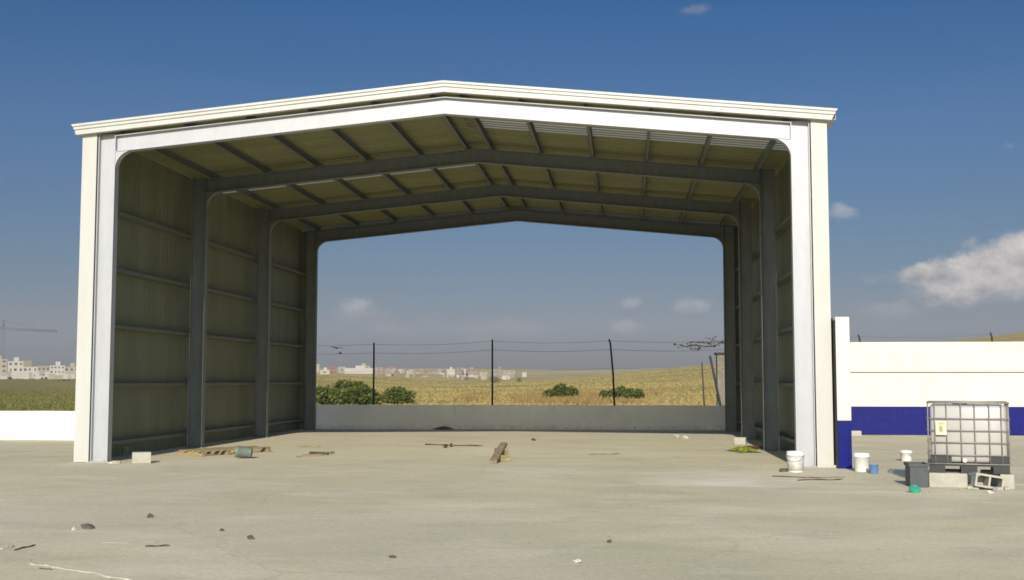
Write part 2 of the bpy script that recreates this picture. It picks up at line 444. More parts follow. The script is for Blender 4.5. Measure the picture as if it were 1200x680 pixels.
# stepped fascia, front and back
FT = 7.640
prof = [(-.17, 0), (-.17, -.046), (-.140, -.058), (-.140, -.072), (-.163, -.078), (-.163, -.116), (-.132, -.128), (-.132, -.142), (-.155, -.148), (-.155, -.226), (-.02, -.226), (-.02, -.01)]
for side in (-1, 1):
    m = MB(); E0 = 7.715
    m.prism(prof, lambda y, z: (side*(E0+z*.52), y, FT-SL*(E0+z*.52)+z), lambda y, z: (side*.001, y, FT+z))
    m.build('fascia', M['cream'], shed)
    m = MB()
    m.prism([(DEP+.12, 0), (DEP+.12, -.34), (DEP+.14, -.34), (DEP+.14, 0)], lambda y, z: (side*E0, y, FT-SL*E0+z), lambda y, z: (side*.001, y, FT+z))
    m.build('fascia', M['cream'], shed)
    # corner trim: front face with a return along the side
    m = MB(); m.box(-HW, CO-.022, -.03, -.005, .01, 6.735); m.box(-HW-.003, -HW+.018, -.004, .28, .01, 6.73)
    m.box(CO-.03, CO-.024, -.004, .05, .01, 6.70)
    o = m.build('corner_trim', M['cream'], shed)
    mm = MB(); mm.box(-HW, CO+.01, DEP+.004, DEP+.02, .01, 6.735); q = mm.build('corner_trim', M['panel'], shed); q.scale = (-side, 1, 1)
    if side == 1: o.scale = (-1, 1, 1)
    if side == 1:
        m = MB(); m.box(-HW-.05, CO-.01, -.10, -.034, .004, .05); f = m.build('foot_flashing', M['cream'], shed); f.scale = (-1, 1, 1)
    # eaves gutter along the side
    m = MB(); m.prism([(-7.70, 6.86), (-7.70, 6.72), (-7.54, 6.72), (-7.54, 6.86), (-7.55, 6.86), (-7.55, 6.73), (-7.69, 6.73), (-7.69, 6.86)], lambda x, z: (x*-side, -.018, z), lambda x, z: (x*-side, DEP+.1, z))
    m.build('gutter', M['cream'], shed)

# ------------------------------------------------------------------ walls
def wall(name, x0, x1, y0, y1, z1, mt, label):
    m = MB(); m.box(x0, x1, y0, y1, -.12, z1, bev=.012)
    return tag(m.build(name, mt), label, 'wall')
w = MB(); 
def lumpywall(x0, x1, y0, y1, z1, n, sd):
    m = MB(); rows = []
    for i in range(n+1):
        x = x0+(x1-x0)*i/n; dz = .012*noise.noise((x*.9, sd, 0)); 
        rows.append([m.bm.verts.new(p) for p in ((x, y0, -.12), (x, y0, z1+dz-.015), (x, y0+.015, z1+dz), (x, y1-.015, z1+dz), (x, y1, z1+dz-.015), (x, y1, -.12))])
    for A, Bq in zip(rows, rows[1:]):
        for k in range(5): m.bm.faces.new((A[k], A[k+1], Bq[k+1], Bq[k]))
    m.bm.faces.new(rows[0]); m.bm.faces.new(rows[-1])
    return m
tag(lumpywall(-46, -7.62, LWY, LWY+.22, .80, 60, 1).build('low_wall', M['lowwall']), 'low white wall in full sun left of the shed', 'wall')
tag(lumpywall(-7.75, 7.70, BWY, BWY+.2, .82, 40, 2).build('low_wall', M['lowwall']), 'low grey white wall in shade across the open back of the shed', 'wall')

# side wall with its tall end pier beside the shed
SWX = gp(983, 551.5).x+.075
PY = -.28
side_wall = empty('side_wall', (SWX, PY, 0), 0, 'tall narrow cream wall end with blue tiled foot tight against the shed corner', 'wall')
pw = .26
m = MB(); m.box(0, pw, 0, BWY-PY-.01, .9, 2.86, bev=.01); m.box(.012, pw-.012, .012, BWY-PY-.02, -.1, .9); m.build('wall', M['white'], side_wall)
m = MB(); m.box(-.012, -.001, .006, BWY-PY-.02, 0, 2.80); m.build('shade_sheet', M['sideshade'], side_wall)  # dark sheet standing in for the shade on the wall's left face
m = MB(); m.box(.004, pw-.002, .002, .012, 0, .897); m.box(pw-.012, pw-.002, .0125, 11.9, 0, .897); m.build('tile_panel', M['tile'], side_wall)

CWY = gp(1050, 510).y
cx0 = SWX+pw+.004
cross = empty('boundary_wall', (cx0, CWY, 0), 0, 'long white boundary wall with cobalt blue tiled base behind the caged tank', 'wall')
m = MB(); XL = 40
m.box(0, XL, .012, .2, -.1, .86); m.box(0, XL, 0, .2, .862, 1.885, bev=.006); m.box(0, XL, .05, .17, 1.885, 1.915); m.box(0, XL, 0, .2, 1.915, 2.83, bev=.008)
m.build('wall', M['white'], cross)
m = MB(); m.box(0, XL, 0, .0115, 0, .86); m.build('tile_panel', M['tile'], cross)
m = MB(); m.box(0, XL, .004, .049, 1.8865, 1.9135); m.build('groove_shade', M['tub'], cross)  # dark strip set in the groove in place of its shade

# ------------------------------------------------------------------ wire fence behind the wall
FY = BWY+.75
fence = empty('wire_fence', (0, FY, 0), 0, 'wire fence on thin dark posts behind the shaded low wall', 'fence')
def fx(u): 
    d = ray(u, 440); return CAM.x + d.x*(FY-CAM.y)/d.y
tops = []
for (u, lean, h) in ((300, 0, 3.05), (438, .0, 2.98), (577, .0, 3.08), (721, -.16, 3.08), (866, .05, 3.1), (1012, -.1, 3.2), (1168, -.12, 3.26)):
    x = fx(u); m = MB()
    hx = x+lean
    m.tube([(x, 0, -.1), (x+lean*.45, 0, h*.6), (hx, 0, h-.15), (hx-.05 if lean < 0 else hx, -.02, h)], [.036, .034, .031, .028], 7)
    m.build('post', M['post'], fence); tops.append((hx, h))
for dz, r in ((.06, .0045), (.36, .005), (1.0, .003), (1.7, .003)):
    m = MB()
    for (x0, z0), (x1, z1) in zip(tops, tops[1:]):
        m.tube([(x0+(x1-x0)*t, 0, z0-dz+(z1-z0)*t-.07*math.sin(PI*t)) for t in (0, .2, .4, .6, .8, 1)], r, 4)
    m.build('wire', M['wire'], fence)

# ------------------------------------------------------------------ plants
def foliage(lobes, n, size, zmin=.02):
    m = MB(); tot = sum(l[3]**2 for l in lobes)
    for (cx, cy, cz, r, q) in lobes:
        for _ in range(int(n*r*r/tot)):
            gap = 0
            while True:
                p = Vector((random.uniform(-1, 1), random.uniform(-1, 1), random.uniform(-1, 1)))
                gap += 1
                if .25 < p.length < 1 and (gap > 30 or noise.noise(p*2.3+Vector((cx*3, cz*5, r*7))) > -.12): break
            if random.random() < .6: p = p.normalized()*(random.uniform(.72, 1.06)+max(0, random.gauss(0, .12))+.28*noise.noise(p.normalized()*2.6+Vector((cx, r*9, cz))))
            p = Vector((cx+p.x*r, cy+p.y*r, cz+p.z*r*q))
            if p.z < zmin: p.z = zmin+random.random()*.2
            s = size*random.uniform(.6, 1.5)
            nrm = Vector((random.gauss(0, 1), random.gauss(0, 1), random.gauss(.4, 1))).normalized()
            a = nrm.orthogonal().normalized()*s; b = nrm.cross(a)*.6
            m.bm.faces.new([m.bm.verts.new(p+x) for x in (a, b*.9, -a, -b*.9)])
    return m
def bush(u0, u1, vt, D, label, n=1500, lob=5, cat='bush', name='bush', mt='bush', group='bushes in the dry field'):
    uc = (u0+u1)/2; p = dp(uc, 446, D); z0 = terr(p.x, p.y)
    wid = (u1-u0)*D/F; hgt = CAM.z+(446-vt)*D/F-z0
    n = int(n*2.1); o = empty(name, (p.x, p.y, z0), 0, label, cat, group)
    rr = min(hgt*.5, wid*.3)
    lobes = []
    for i in range(lob):
        t = (i+.5)/lob*2-1
        r = rr*random.uniform(.75, 1.1)
        lobes.append((t*(wid/2-r*.8), random.uniform(-.5, .5)*rr, max(r*.7, (hgt-r)*random.uniform(.6, 1)*(1-.35*t*t)), r, .85))
    lobes.append((0, 0, hgt-rr*.9, rr, .9))
    foliage(lobes, n, .045*max(wid, 2)**.6*1.0).build('foliage', M[mt], o)
    m = MB()
    for i in range(4):
        x = random.uniform(-.25, .25)*min(wid, 5)
        m.tube([(x*.1, 0, -.05), (x*.8, .05, hgt*.3), (x, .1, hgt*.6)], [.05, .035, .015], 6)
    m.build('stem', M['bark'], o)
    return o
bush(362, 447, 446, 84, 'wide dense green bush nearest the left shed column behind the low wall', 4200, 8)
bush(444, 489, 453, 88, 'rounder green bush just right of the first fence post', 1900, 4)
bush(635, 680, 450, 105, 'compact green bush alone between the second and third fence posts', 1700, 4)
bush(700, 757, 453, 108, 'flat spreading green bush behind the third fence post', 1700, 6)
for (u0, u1, vt, D, lb) in ((572, 590, 440, 520, 'small dark tree beside the far houses behind the second fence post'), (604, 613, 442, 480, 'tiny dark bush on the field right of the far town'),
                            (541, 550, 442, 640, 'small dark tree below the pink house in the far town'), (455, 462, 438, 640, 'small dark tree among the far houses above the round bush'),
                            (8, 15, 441, 400, 'dark green tree in front of the white blocks at the left edge'), (46, 62, 442, 420, 'low green tree in front of the white blocks beside the shed'), (66, 84, 445, 330, 'low green hedge bush between the white blocks and the shed corner')):
    bush(u0, u1, vt, D, lb, 350, 3, cat='tree' if 'tree' in lb else 'bush', name='tree' if 'tree' in lb else 'bush', mt='tree', group='small trees before the far town')

# grass of the field: blades in tufts, one mass
def tufts(name, mt, n, region, h0, h1, bl):
    m = MB()
    for _ in range(n):
        x, y = region(); z = terr(x, y)
        for b in range(bl):
            a = random.uniform(0, 2*PI); h = random.uniform(h0, h1); w = random.uniform(.03, .06)*(1+ (y-20)*.006)
            dx, dy = math.cos(a), math.sin(a); o = random.uniform(0, .25); l = random.uniform(.1, .5)*h
            px, py = x+dx*o, y+dy*o
            m.bm.faces.new([m.bm.verts.new(q) for q in ((px-dy*w, py+dx*w, z-.03), (px+dy*w, py-dx*w, z-.03), (px+dx*l, py+dy*l, z+h))])
    return tag(m.build(name, mt, recalc=False), kind='stuff')
def reg_mid():
    D = 48+(random.random()**1.6)*150; u = random.uniform(360, 860); p = dp(u, 446, D); return p.x, p.y
def reg_left():
    D = 42+(random.random()**1.6)*110; u = random.uniform(-30, 90); p = dp(u, 446, D); return p.x, p.y
BRN = [(random.choice((random.uniform(590, 730), random.uniform(610, 700), random.uniform(530, 850))), random.uniform(82, 125)) for _ in range(34)]
def reg_brown():
    cu, cd = random.choice(BRN); D = max(80, random.gauss(cd, 5)); u = random.gauss(cu, 9); p = dp(u, 446, D); return p.x, p.y
def reg_town():
    D = 170+(random.random())*160; u = random.uniform(360, 860); p = dp(u, 446, D); return p.x, p.y
tufts('dry_grass', M['grass'], 9000, reg_mid, .05, .20, 5)
tufts('green_grass', M['greengrass'], 3000, reg_left, .05, .16, 5)
tufts('dry_grass', M['grass'], 3000, reg_town, .06, .18, 4)
tufts('brown_weeds', M['weed'], 1500, reg_brown, .12, .45, 6)

# leaning stakes, old pier and scrubby tree by the right back column
for (u0, v0, u1, v1, D, r, lb) in ((838, 446, 832, 417, 60, .07, 'thick dark stake leaning left in the field beside the plaster pier'), (824, 452, 822.5, 425, 62, .04, 'thin dark stake standing left of the thick leaning stake')):
    a = dp(u0, v0, D); b = dp(u1, v1, D); a = a+(a-b)*((a.z-terr(a.x, a.y)+.1)/(b.z-a.z)); m = MB()
    m.tube([a-a, (b-a)*.5, b-a], [r, r*.9, r*.8], 7)
    o = m.build('stake', M['post']); o.location = a; tag(o, lb, 'post', 'stakes by the old pier')
D = 63; p = dp(846, 446, D); z0 = terr(p.x, p.y); hp = CAM.z+(446-413.5)*D/F-z0
pier = empty('plaster_pier', (p.x, p.y, z0), R(4), 'weathered plaster pier with dark cap beside the right back column', 'pier')
m = MB(); m.box(-.27, .27, -.27, .27, -.1, hp-.1, bev=.03); m.build('shaft', M['pillar'], pier)
m = MB(); m.box(-.35, .35, -.35, .35, hp-.1, hp+.02, bev=.02); m.build('cap', M['post'], pier)
D = 66; p = dp(872, 446, D); z0 = terr(p.x, p.y)
tr = empty('scrubby_tree', (p.x, p.y, z0), 0, 'nearly bare scrubby tree stretching a twiggy branch left of the right back column', 'tree')
def tl(u, v): q = dp(u, v, D); return Vector((q.x-p.x, q.y-p.y, q.z-z0))
m = MB(); m.tube([(0, 0, -.1), (.03, 0, 1), tl(868, 415)], [.11, .09, .06], 8); m.build('trunk', M['bark'], tr)
brs = [[(868, 415), (858, 405), (846, 401), (838, 401), (834, 397)], [(846, 401), (836, 406), (829, 402), (822, 401), (813, 401.5)], [(836, 406), (826, 406), (815, 404.5), (806, 406), (800, 406), (794, 403.5)], [(822, 405.5), (818, 409), (814, 409)]]
m = MB()
for b in brs: m.tube([tl(*q)+Vector((0, random.uniform(-.1, .1), 0)) for q in b], [.035*(1-.6*i/len(b)) for i in range(len(b))], 5)
m.build('branch', M['bark'], tr)
m = MB()
for b in brs:
    for q in b[1:]:
        c = tl(*q)
        for _ in range(9):
            s = random.uniform(.06, .13); pp = c+Vector((random.gauss(0, .16), random.gauss(0, .12), random.gauss(0, .045)))
            nrm = Vector((random.gauss(0, .5), random.gauss(0, .5), 1)).normalized(); a = nrm.orthogonal().normalized()*s; bb = nrm.cross(a)*.45
            m.bm.faces.new([m.bm.verts.new(pp+x) for x in (a, bb, -a, -bb)])
m.build('foliage', M['tree'], tr)

# two birds over the field
def bird(u, v, D, span, tilt, rz, lb):
    m = MB(); s = span/2
    m.lathe([(.001, -.36*s), (.07*s, -.26*s), (.12*s, 0), (.09*s, .22*s), (.06*s, .32*s), (.001, .42*s)], 8, Matrix.Rotation(PI/2, 4, 'Y'))
    for sd in (-1, 1):
        P = [(.16*s, 0, .02*s), (.12*s, sd*.5*s, .13*s), (-.02*s, sd*s, .05*s), (-.10*s, sd*.5*s, .11*s), (-.14*s, 0, .02*s)]
        t = .025*s
        m.prism([0, 1, 2, 3, 4] and [(i, 0) for i in range(5)], lambda i, _: (P[i][0], P[i][1], P[i][2]+t), lambda i, _: (P[i][0], P[i][1], P[i][2]-t))
    m.prism([(0, 0), (1, 0), (2, 0)], lambda i, _: ((-.2*s, -.55*s, -.55*s)[i], (0, .12*s, -.12*s)[i], .02*s), lambda i, _: ((-.2*s, -.55*s, -.55*s)[i], (0, .12*s, -.12*s)[i], -.02*s))
    o = m.build('bird', M['bird']); o.location = dp(u, v, D); o.rotation_euler = (tilt, 0, rz)
    tag(o, lb, 'bird', 'birds over the field')
bird(394.5, 408, 75, .95, R(6), R(70), 'upper thin bird gliding on spread wings beside the left back column')
bird(398.5, 414, 70, .6, R(-12), R(30), 'lower stouter dark bird just beneath the gliding one')

# ------------------------------------------------------------------ far town
win = MB().box(-.5, .5, -.06, .04, -.5, .5).build('window', M['window'])
WIN = win.data; bpy.data.objects.remove(win)
def building(u0, u1, vt, D, colr, label, group, nw=0, rows=2, depth=None, vb=None, roof=None, rz=None):
    p = dp((u0+u1)/2, 446, D); z0 = terr(p.x, p.y)
    wd = (u1-u0)*D/F; h = CAM.z+(446.3-vt)*D/F-z0
    dep = depth or max(6, wd*.6)
    ang = math.atan2(p.x-CAM.x, p.y-CAM.y)
    o = empty('house' if h < 8 else 'apartment_block', (p.x, p.y, z0), -ang if rz is None else rz, label, 'house' if h < 8 else 'building', group)
    m = MB(); m.box(-wd/2, wd/2, 0, dep, -2.0, h-.3); m.box(-wd/2-.08, wd/2+.08, -.08, dep+.08, h-.3, h)
    if roof is None and wd > 5 and random.random() < .45: m.box(-wd*.12, wd*.2, dep*.3, dep*.7, h, h+1.6)
    m.build('wall', BC[colr], o)
    if roof:
        m = MB(); m.prism([(-wd/2-.3, 0), (wd/2+.3, 0), (0, wd*.16)], lambda x, z: (x, -.4, h+.01+z), lambda x, z: (x, dep+.4, h+.01+z)); m.build('roof', BC[roof], o)
    if nw:
        fh = h/rows
        for r in range(rows):
            for i in range(nw):
                x = (-.5+(i+.5)/nw)*wd+random.uniform(-.06, .06)*wd/nw
                c = bpy.data.objects.new('window', WIN); C.objects.link(c); c.parent = o
                c.location = (x, -.02, fh*(r+.52)); c.scale = (min(1.6, wd/nw*.42)*random.uniform(.6, 1.25), 1, min(1.4, fh*.38)*random.uniform(.75, 1.1))
    return o
GL = 'white blocks of the town left of the shed'
building(-14, 7, 421, 560, 'cream', 'cream apartment block cut by the left edge of the picture under the crane', GL, 3, 4)
building(9.5, 26, 423.5, 480, 'white', 'tallest white block right of the crane mast with dark window rows', GL, 3, 3)
building(25, 36, 422.5, 720, 'tan', 'brownish block peeping up behind the tallest white block', GL, 0, 2)
building(26.5, 43, 430, 470, 'white', 'long low white block beside the tallest one', GL, 3, 2)
building(43.5, 58, 429, 490, 'pale', 'pale block in the middle of the white row left of the shed', GL, 3, 2)
building(58.5, 75, 428.5, 480, 'white', 'white block with two window rows second from the shed corner', GL, 4, 3)
building(75.5, 92, 430, 500, 'cream', 'cream block partly hidden by the shed corner trim', GL, 3, 2)
GC = 'houses of the far town on the horizon'
building(364, 374, 427, 820, 'cream', 'cream house at the far left of the town beside the left back column', GC, 1, 2)
building(375, 386, 434, 700, 'white', 'low white house in front of the terracotta one', GC, 1, 1)
building(383.5, 394, 429.5, 760, 'terracotta', 'terracotta red house at the left end of the far town', GC, 1, 2)
building(396, 405, 430, 900, 'pale', 'pale house between the terracotta house and the long white hall', GC, 1, 1)
building(404, 437, 431.5, 760, 'white', 'long white flat roofed hall left of the first fence post', GC, 0, 1, depth=20)
building(418, 433, 428.8, 860, 'cream', 'cream upper block rising behind the long white hall', GC, 2, 2)
building(439.5, 448, 430.5, 740, 'pink', 'tall narrow pinkish house just right of the first fence post', GC, 1, 3)
building(452, 464, 431, 860, 'pink', 'pink house with red roof above the round bush', GC, 1, 2, roof='terracotta')
building(523.5, 533, 433, 800, 'white', 'square bright white house at the left of the pink pair', GC, 0, 2)
building(535.5, 541.5, 431, 840, 'tan', 'narrow tan tower house between the white and the pink ones', GC, 1, 3)
building(539, 546, 432.5, 850, 'white', 'white narrow house next to the tan tower house', GC, 1, 2)
building(546, 559, 433.3, 860, 'pink', 'broad pink house left of the second fence post', GC, 2, 2)
building(549, 556, 439.5, 740, 'white', 'small white house in front of the broad pink house', GC, 0, 1)
building(562, 571, 436, 860, 'cream', 'cream house just left of the second fence post', GC, 1, 2)
building(580, 590, 432.3, 880, 'tan', 'tan block just right of the second fence post', GC, 2, 3)
building(591, 603, 434.5, 900, 'cream', 'cream block at the right end of the far town', GC, 2, 2)
building(584, 597, 442.5, 700, 'white', 'low white shed below the tan block', GC, 0, 1)
building(612, 617, 436.5, 1000, 'white', 'lone white speck of a house on the hill crest right of the town', GC, 0, 1)
cl = ['white', 'pale', 'cream', 'tan', 'pink', 'grey']
for i in range(46):
    u = 446+i*1.7+random.uniform(-2, 2) if i < 43 else random.uniform(560, 606)
    building(u-random.uniform(1.6, 3.4), u+random.uniform(1.6, 3.4), random.uniform(432.5, 438.8), random.uniform(760, 980), random.choice(cl), 'small pale house packed among the others on the far town skyline', GC+' too small to tell apart', 0, 1, roof='terracotta' if random.random() < .15 else None)

for i in range(22):
    u = random.uniform(500, 602) if i % 3 else random.uniform(440, 500)
    w_ = random.uniform(1.2, 3.6)
    building(u-w_, u+w_, random.uniform(437.5, 441), random.uniform(620, 740), random.choice(cl), 'tiny low pale house in the front row of the far town', GC+' in the front row', 0, 1, roof='terracotta' if random.random() < .2 else None)
for i in range(16):
    u = -8+i*6.3+random.uniform(-2, 2); w_ = random.uniform(2.2, 4.5)
    building(u-w_, u+w_, random.uniform(435, 441), random.uniform(400, 450), random.choice(['white', 'white', 'pale', 'cream']), 'small low pale house in front of the white blocks left of the shed', 'low houses before the white blocks', 0, 1)
# tower crane over the left town
D = 640; p = dp(2, 446, D); z0 = terr(p.x, p.y)
cr = empty('tower_crane', (p.x, p.y, z0), -math.atan2(p.x, p.y+23)*1.0, 'grey tower crane with long level jib over the white blocks at left', 'crane')
hj = CAM.z+(446-384.5)*D/F-z0
def lattice(m, a, b, w, n, r):
    a, b = Vector(a), Vector(b); d = (b-a).normalized(); e1 = d.orthogonal().normalized(); e2 = d.cross(e1)
    cs = [e1*w+e2*w, e1*w-e2*w, -e1*w-e2*w, -e1*w+e2*w]
    for c in cs: m.tube([a+c, b+c], r, 4)
    for i in range(n):
        q0 = a+(b-a)*(i/n); q1 = a+(b-a)*((i+1)/n)
        for k in range(4): m.tube([q0+cs[k], q1+cs[(k+1)%4]], r*.6, 3)
m = MB(); lattice(m, (0, 0, -.1), (0, 0, hj), .6, 16, .06); m.build('mast', M['crane'], cr)
m = MB(); lattice(m, (-9, 0, hj), (27, 0, hj-1.2), .42, 22, .07); m.build('jib', M['crane'], cr)
m = MB(); lattice(m, (0, 0, hj+.6), (0, 0, hj+4.5), .4, 4, .1); m.tube([(0, 0, hj+4.5), (17, 0, hj)], .05, 4); m.tube([(0, 0, hj+4.5), (-8, 0, hj+.4)], .05, 4); m.build('apex', M['crane'], cr)
m = MB(); m.box(-9.5, -7, -.7, .7, hj-2.2, hj-.6); m.build('counterweight', M['concrete'], cr)
m = MB(); m.box(5, 6.6, -.6, .6, hj-1.5, hj-.7); m.tube([(5.8, 0, hj-1.5), (5.8, 0, hj-5)], .05, 4); m.build('trolley', M['crane'], cr)

# ------------------------------------------------------------------ caged tank on blocks
pf = gp(1136.5, 572); ang = math.atan2(pf.x-CAM.x, pf.y-CAM.y)
IZ = .225
ibc = empty('caged_water_tank', (pf.x, pf.y, IZ), -ang+R(1.5), 'white plastic bulk tank in a grey wire cage propped on concrete blocks', 'tank')
w2, dd = .585, 1.0
z0, z1 = .14, 1.08
m = MB(); m.box(-w2+.03, w2-.03, .03, dd-.03, z0+.01, z1-.03, bev=.055)
for f in m.bm.faces: f.smooth = True
bt = m.build('bottle', M['bottle'], ibc)
m = MB(); m.lathe([(.001, 0), (.11, 0), (.115, .012), (.115, .045), (.10, .055), (.001, .055)], 20); lid = m.build('lid', M['blackplastic'], bt); lid.location = (-.1, dd/2, z1-.03)
m = MB()
cols = (-w2, -.485, -.31, -.10, .10, .31, .485, w2); rws = (z0, z0+.135, z0+.33, z0+.515, z0+.70, z1)
for x in cols:
    m.tube([(x, -.002, z0), (x, -.002, z1)], .0085, 6); m.tube([(x, dd+.002, z0), (x, dd+.002, z1)], .010, 6)
for y in (.18, .36, .54, .72, .86):
    for sx in (-w2-.002, w2+.002): m.tube([(sx, y, z0), (sx, y, z1)], .010, 6)
for z in rws:
    rr = .011 if z in (z0, z1) else .0085
    q = .014
    m.tube([(-w2-q, -q, z), (w2+q, -q, z), (w2+q, dd+q, z), (-w2-q, dd+q, z), (-w2-q, -q, z)], rr, 6)
for y in (dd*.35, dd*.65): m.tube([(-w2, y, z1+.012), (w2, y, z1+.012)], .014, 6)
m.build('cage', M['cagewire'], ibc)
m = MB(); m.box(-.475, -.315, -.045, -.036, .585, .80, bev=.003); pl = m.build('label_plate', M['labelplate'], ibc)
m = MB(); m.box(-.42, -.37, -.048, -.0455, .63, .73); m.box(-.44, -.35, -.048, -.0455, .745, .765); m.build('faded_mark', mat('faded_ochre_print', (.42, .38, .16), .6, var=.3, scale=30), pl)
m = MB()
m.box(-w2, w2, 0, dd, .105, .128)                          # pallet deck and feet
for x in (-w2, -.12, w2-.24):
    for y in (.0, .42, dd-.16): m.box(x+.003, x+.237, y+.003, y+.157, .022, .105)
    m.box(x, x+.24, -.002, dd+.002, 0, .022)
m.build('pallet', M['blackplastic'], ibc)
for (xa, xb) in ((-w2+.02, -.25), (.30, w2-.015)):          # dark corner guards at the foot of the cage
    MB().box(xa, xb, .004, .026, z0+.01, z0+.125, bev=.004).build('corner_guard', M['blackplastic'], ibc)
m = MB(); m.tube([(-.06, .03, .20), (-.06, -.07, .20)], .035, 12); m.tube([(-.06, -.05, .20), (-.06, -.05, .16)], .02, 8); 
m.build('valve', M['dirtyplastic'], ibc)

ux = Vector((math.cos(ang), -math.sin(ang), 0)); uy = Vector((math.sin(ang), math.cos(ang), 0))
def near(x, y, z=0): return Vector((pf.x, pf.y, 0))+ux*x+uy*y+Vector((0, 0, z))
def put(o, x, y, z, rz, label, cat, group=None, tilt=0, ty=0):
    o.location = near(x, y, z); o.rotation_euler = (tilt, ty, -ang+rz); return tag(o, label, cat, group)
GB = 'concrete blocks under the tank'
def solid(w, d, h): return MB().box(-w/2, w/2, 0, d, 0, h, bev=.008).build('concrete_block', M['concrete'])
put(solid(.56, .36, IZ-.004), -.31, -.05, 0, R(-2), 'wide solid concrete block under the left front of the tank', 'block', GB)
put(solid(.20, .36, IZ-.004), .54, -.02, 0, R(3), 'narrow solid concrete block under the right front of the tank', 'block', GB)
put(solid(.56, .30, IZ-.004), -.30, .68, 0, R(2), 'concrete block farther back beneath the left half of the tank', 'block', GB)
put(solid(.40, .30, IZ-.004), .36, .68, 0, R(-3), 'concrete block farther back beneath the right half of the tank', 'block', GB)
def hollow(w, d, h, t=.028):
    m = MB(); m.box(-w/2, w/2, 0, d, 0, t); m.box(-w/2, w/2, 0, d, h-t, h)
    for i in range(3):
        x = -w/2+(w-t)*i/2; m.box(x, x+t, .002, d-.002, t, h-t)
    return m.build('hollow_block', M['concrete'])
put(hollow(.42, .22, .20), .27, -.30, .03, R(16), 'hollow concrete block tilted between the solid blocks with its dark cells showing', 'block', GB, 0, R(9))
put(solid(.15, .12, .17), .125, -.06, 0, R(8), 'small upright concrete piece beside the hollow block', 'block', GB)
for i, (x, y, sz) in enumerate(((.02, -.22, .045), (.40, -.34, .05), (.52, -.16, .04), (.08, -.36, .035))):
    q = near(x, y); m = MB(); m.box(-sz*1.3, sz*1.3, -sz, sz, .002, sz*1.1, bev=.01)
    o = m.build('block_fragment', M['concrete']); put(o, x, y, 0, i*.9, ('broken block piece left of the hollow block', 'broken block piece in front of the hollow block', 'broken block piece right of the hollow block', 'smallest broken block piece farthest forward under the tank')[i], 'block', 'broken pieces by the tank blocks')
# dark tub
tb = empty('plastic_tub', near(-.775, .03), -ang+R(12), 'dark grey plastic tub standing left of the caged tank', 'tub')
m = MB(); a, b_, h = .135, .22, .36
for (xa, xb, ya, yb, za, zb) in ((-a, a, -b_, b_, .004, .02), (-a, a, -b_, -b_+.012, .02, h), (-a, a, b_-.012, b_, .02, h), (-a, -a+.012, -b_+.012, b_-.012, .02, h), (a-.012, a, -b_+.012, b_-.012, .02, h)): m.box(xa, xb, ya, yb, za, zb)
m.build('body', M['tub'], tb)
m = MB()
for (xa, xb, ya, yb) in ((-a-.02, a+.02, -b_-.02, -b_-.001), (-a-.02, a+.02, b_+.001, b_+.02), (-a-.02, -a-.001, -b_, b_), (a+.001, a+.02, -b_, b_)): m.box(xa, xb, ya, yb, h-.04, h+.005)
m.build('rim', M['tub'], tb)

# ------------------------------------------------------------------ buckets
def bucket(u, v, h, r, label, mt='plastic', rz=0, low=None, lying=False, handle=True):
    p = gp(u, v); o = empty('bucket', (p.x, p.y, .003), rz, label, 'bucket', 'builders buckets')
    prof = [(.001, 0), (r*.84, 0), (r*.86, .006), (r*.985, h*.8), (r*1.05, h*.81), (r*1.05, h*.86), (r*1.0, h*.87), (r*1.03, h*.99), (r*1.03, h), (r*.95, h), (r*.80, .02), (.001, .02)]
    T = None
    if lying: T = Matrix.Translation((0, 0, r*1.04)) @ Matrix.Rotation(-PI/2+.07, 4, 'Y')
    m = MB(); m.lathe(prof, 28, T); b = m.build('body', M[mt], o)
    if low:
        m = MB(); m.lathe([(r*.868, .03), (r*.985+.003, h*.76), (r*.985+.006, h*.76), (r*.868+.004, .03)], 28); m.build('smear', M[low], b)
    if handle:
        m = MB(); pts = [(math.cos(t)*(r*1.06), -.02-.9*r*math.sin(t), h*.84-r*.75*math.sin(t)) for t in [PI*i/12 for i in range(13)]]
        if lying: pts = [tuple(T @ Vector(q)) for q in pts]
        m.tube(pts, .004, 5); m.build('handle', M['wire'], o)
    return o
bucket(932.5, 553.5, .37, .155, 'white bucket with smeared lower half in front of the right front column', low='dirtyplastic', rz=R(-20))
bucket(1010, 553, .33, .145, 'plain white bucket just right of the blue tiled wall end', rz=R(30), handle=False)
bucket(1062, 540.5, .21, .12, 'small white bucket farther back left of the caged tank', rz=R(80))
bucket(295, 537.5, .34, .12, 'grey green bucket lying on its side over the broken pallet', mt='greyplastic', lying=True, rz=R(8), handle=False)
bucket(147, 536, .22, .075, 'narrow grey can against the inside left wall', mt='greyplastic', handle=False)

# ------------------------------------------------------------------ loose things on the yard
def lump(name, u, v, sx, sy, sz, mt, label, cat, group=None, seed=0, rz=0, z=0):
    m = MB(); bmesh.ops.create_icosphere(m.bm, subdivisions=2, radius=1)
    for q in m.bm.verts:
        k = 1+.75*noise.noise(q.co*1.1+Vector((seed*3.7, seed, 0)))+.35*noise.noise(q.co*2.6+Vector((seed, seed*2.1, 4)))
        q.co = Vector((q.co.x*sx*k, q.co.y*sy*k, max(q.co.z*k, -.55)*sz+.53*sz))
    p = gp(u, v); o = m.build(name, M[mt]); o.location = (p.x, p.y, z); o.rotation_euler = (0, 0, rz); return tag(o, label, cat, group)
def block(u, v, w, d, h, rz, label, mt='concrete', name='concrete_block'):
    p = gp(u, v); o = MB().box(-w/2, w/2, 0, d, .002, h, bev=.012).build(name, M[mt]); o.location = p; o.rotation_euler = (0, 0, rz); return tag(o, label, 'block')
block(166, 543.5, .36, .30, .22, R(24), 'squarish pale concrete block near the left front column')
block(867, 521.5, .30, .25, .19, R(-12), 'pale block against the foot of the second right column')
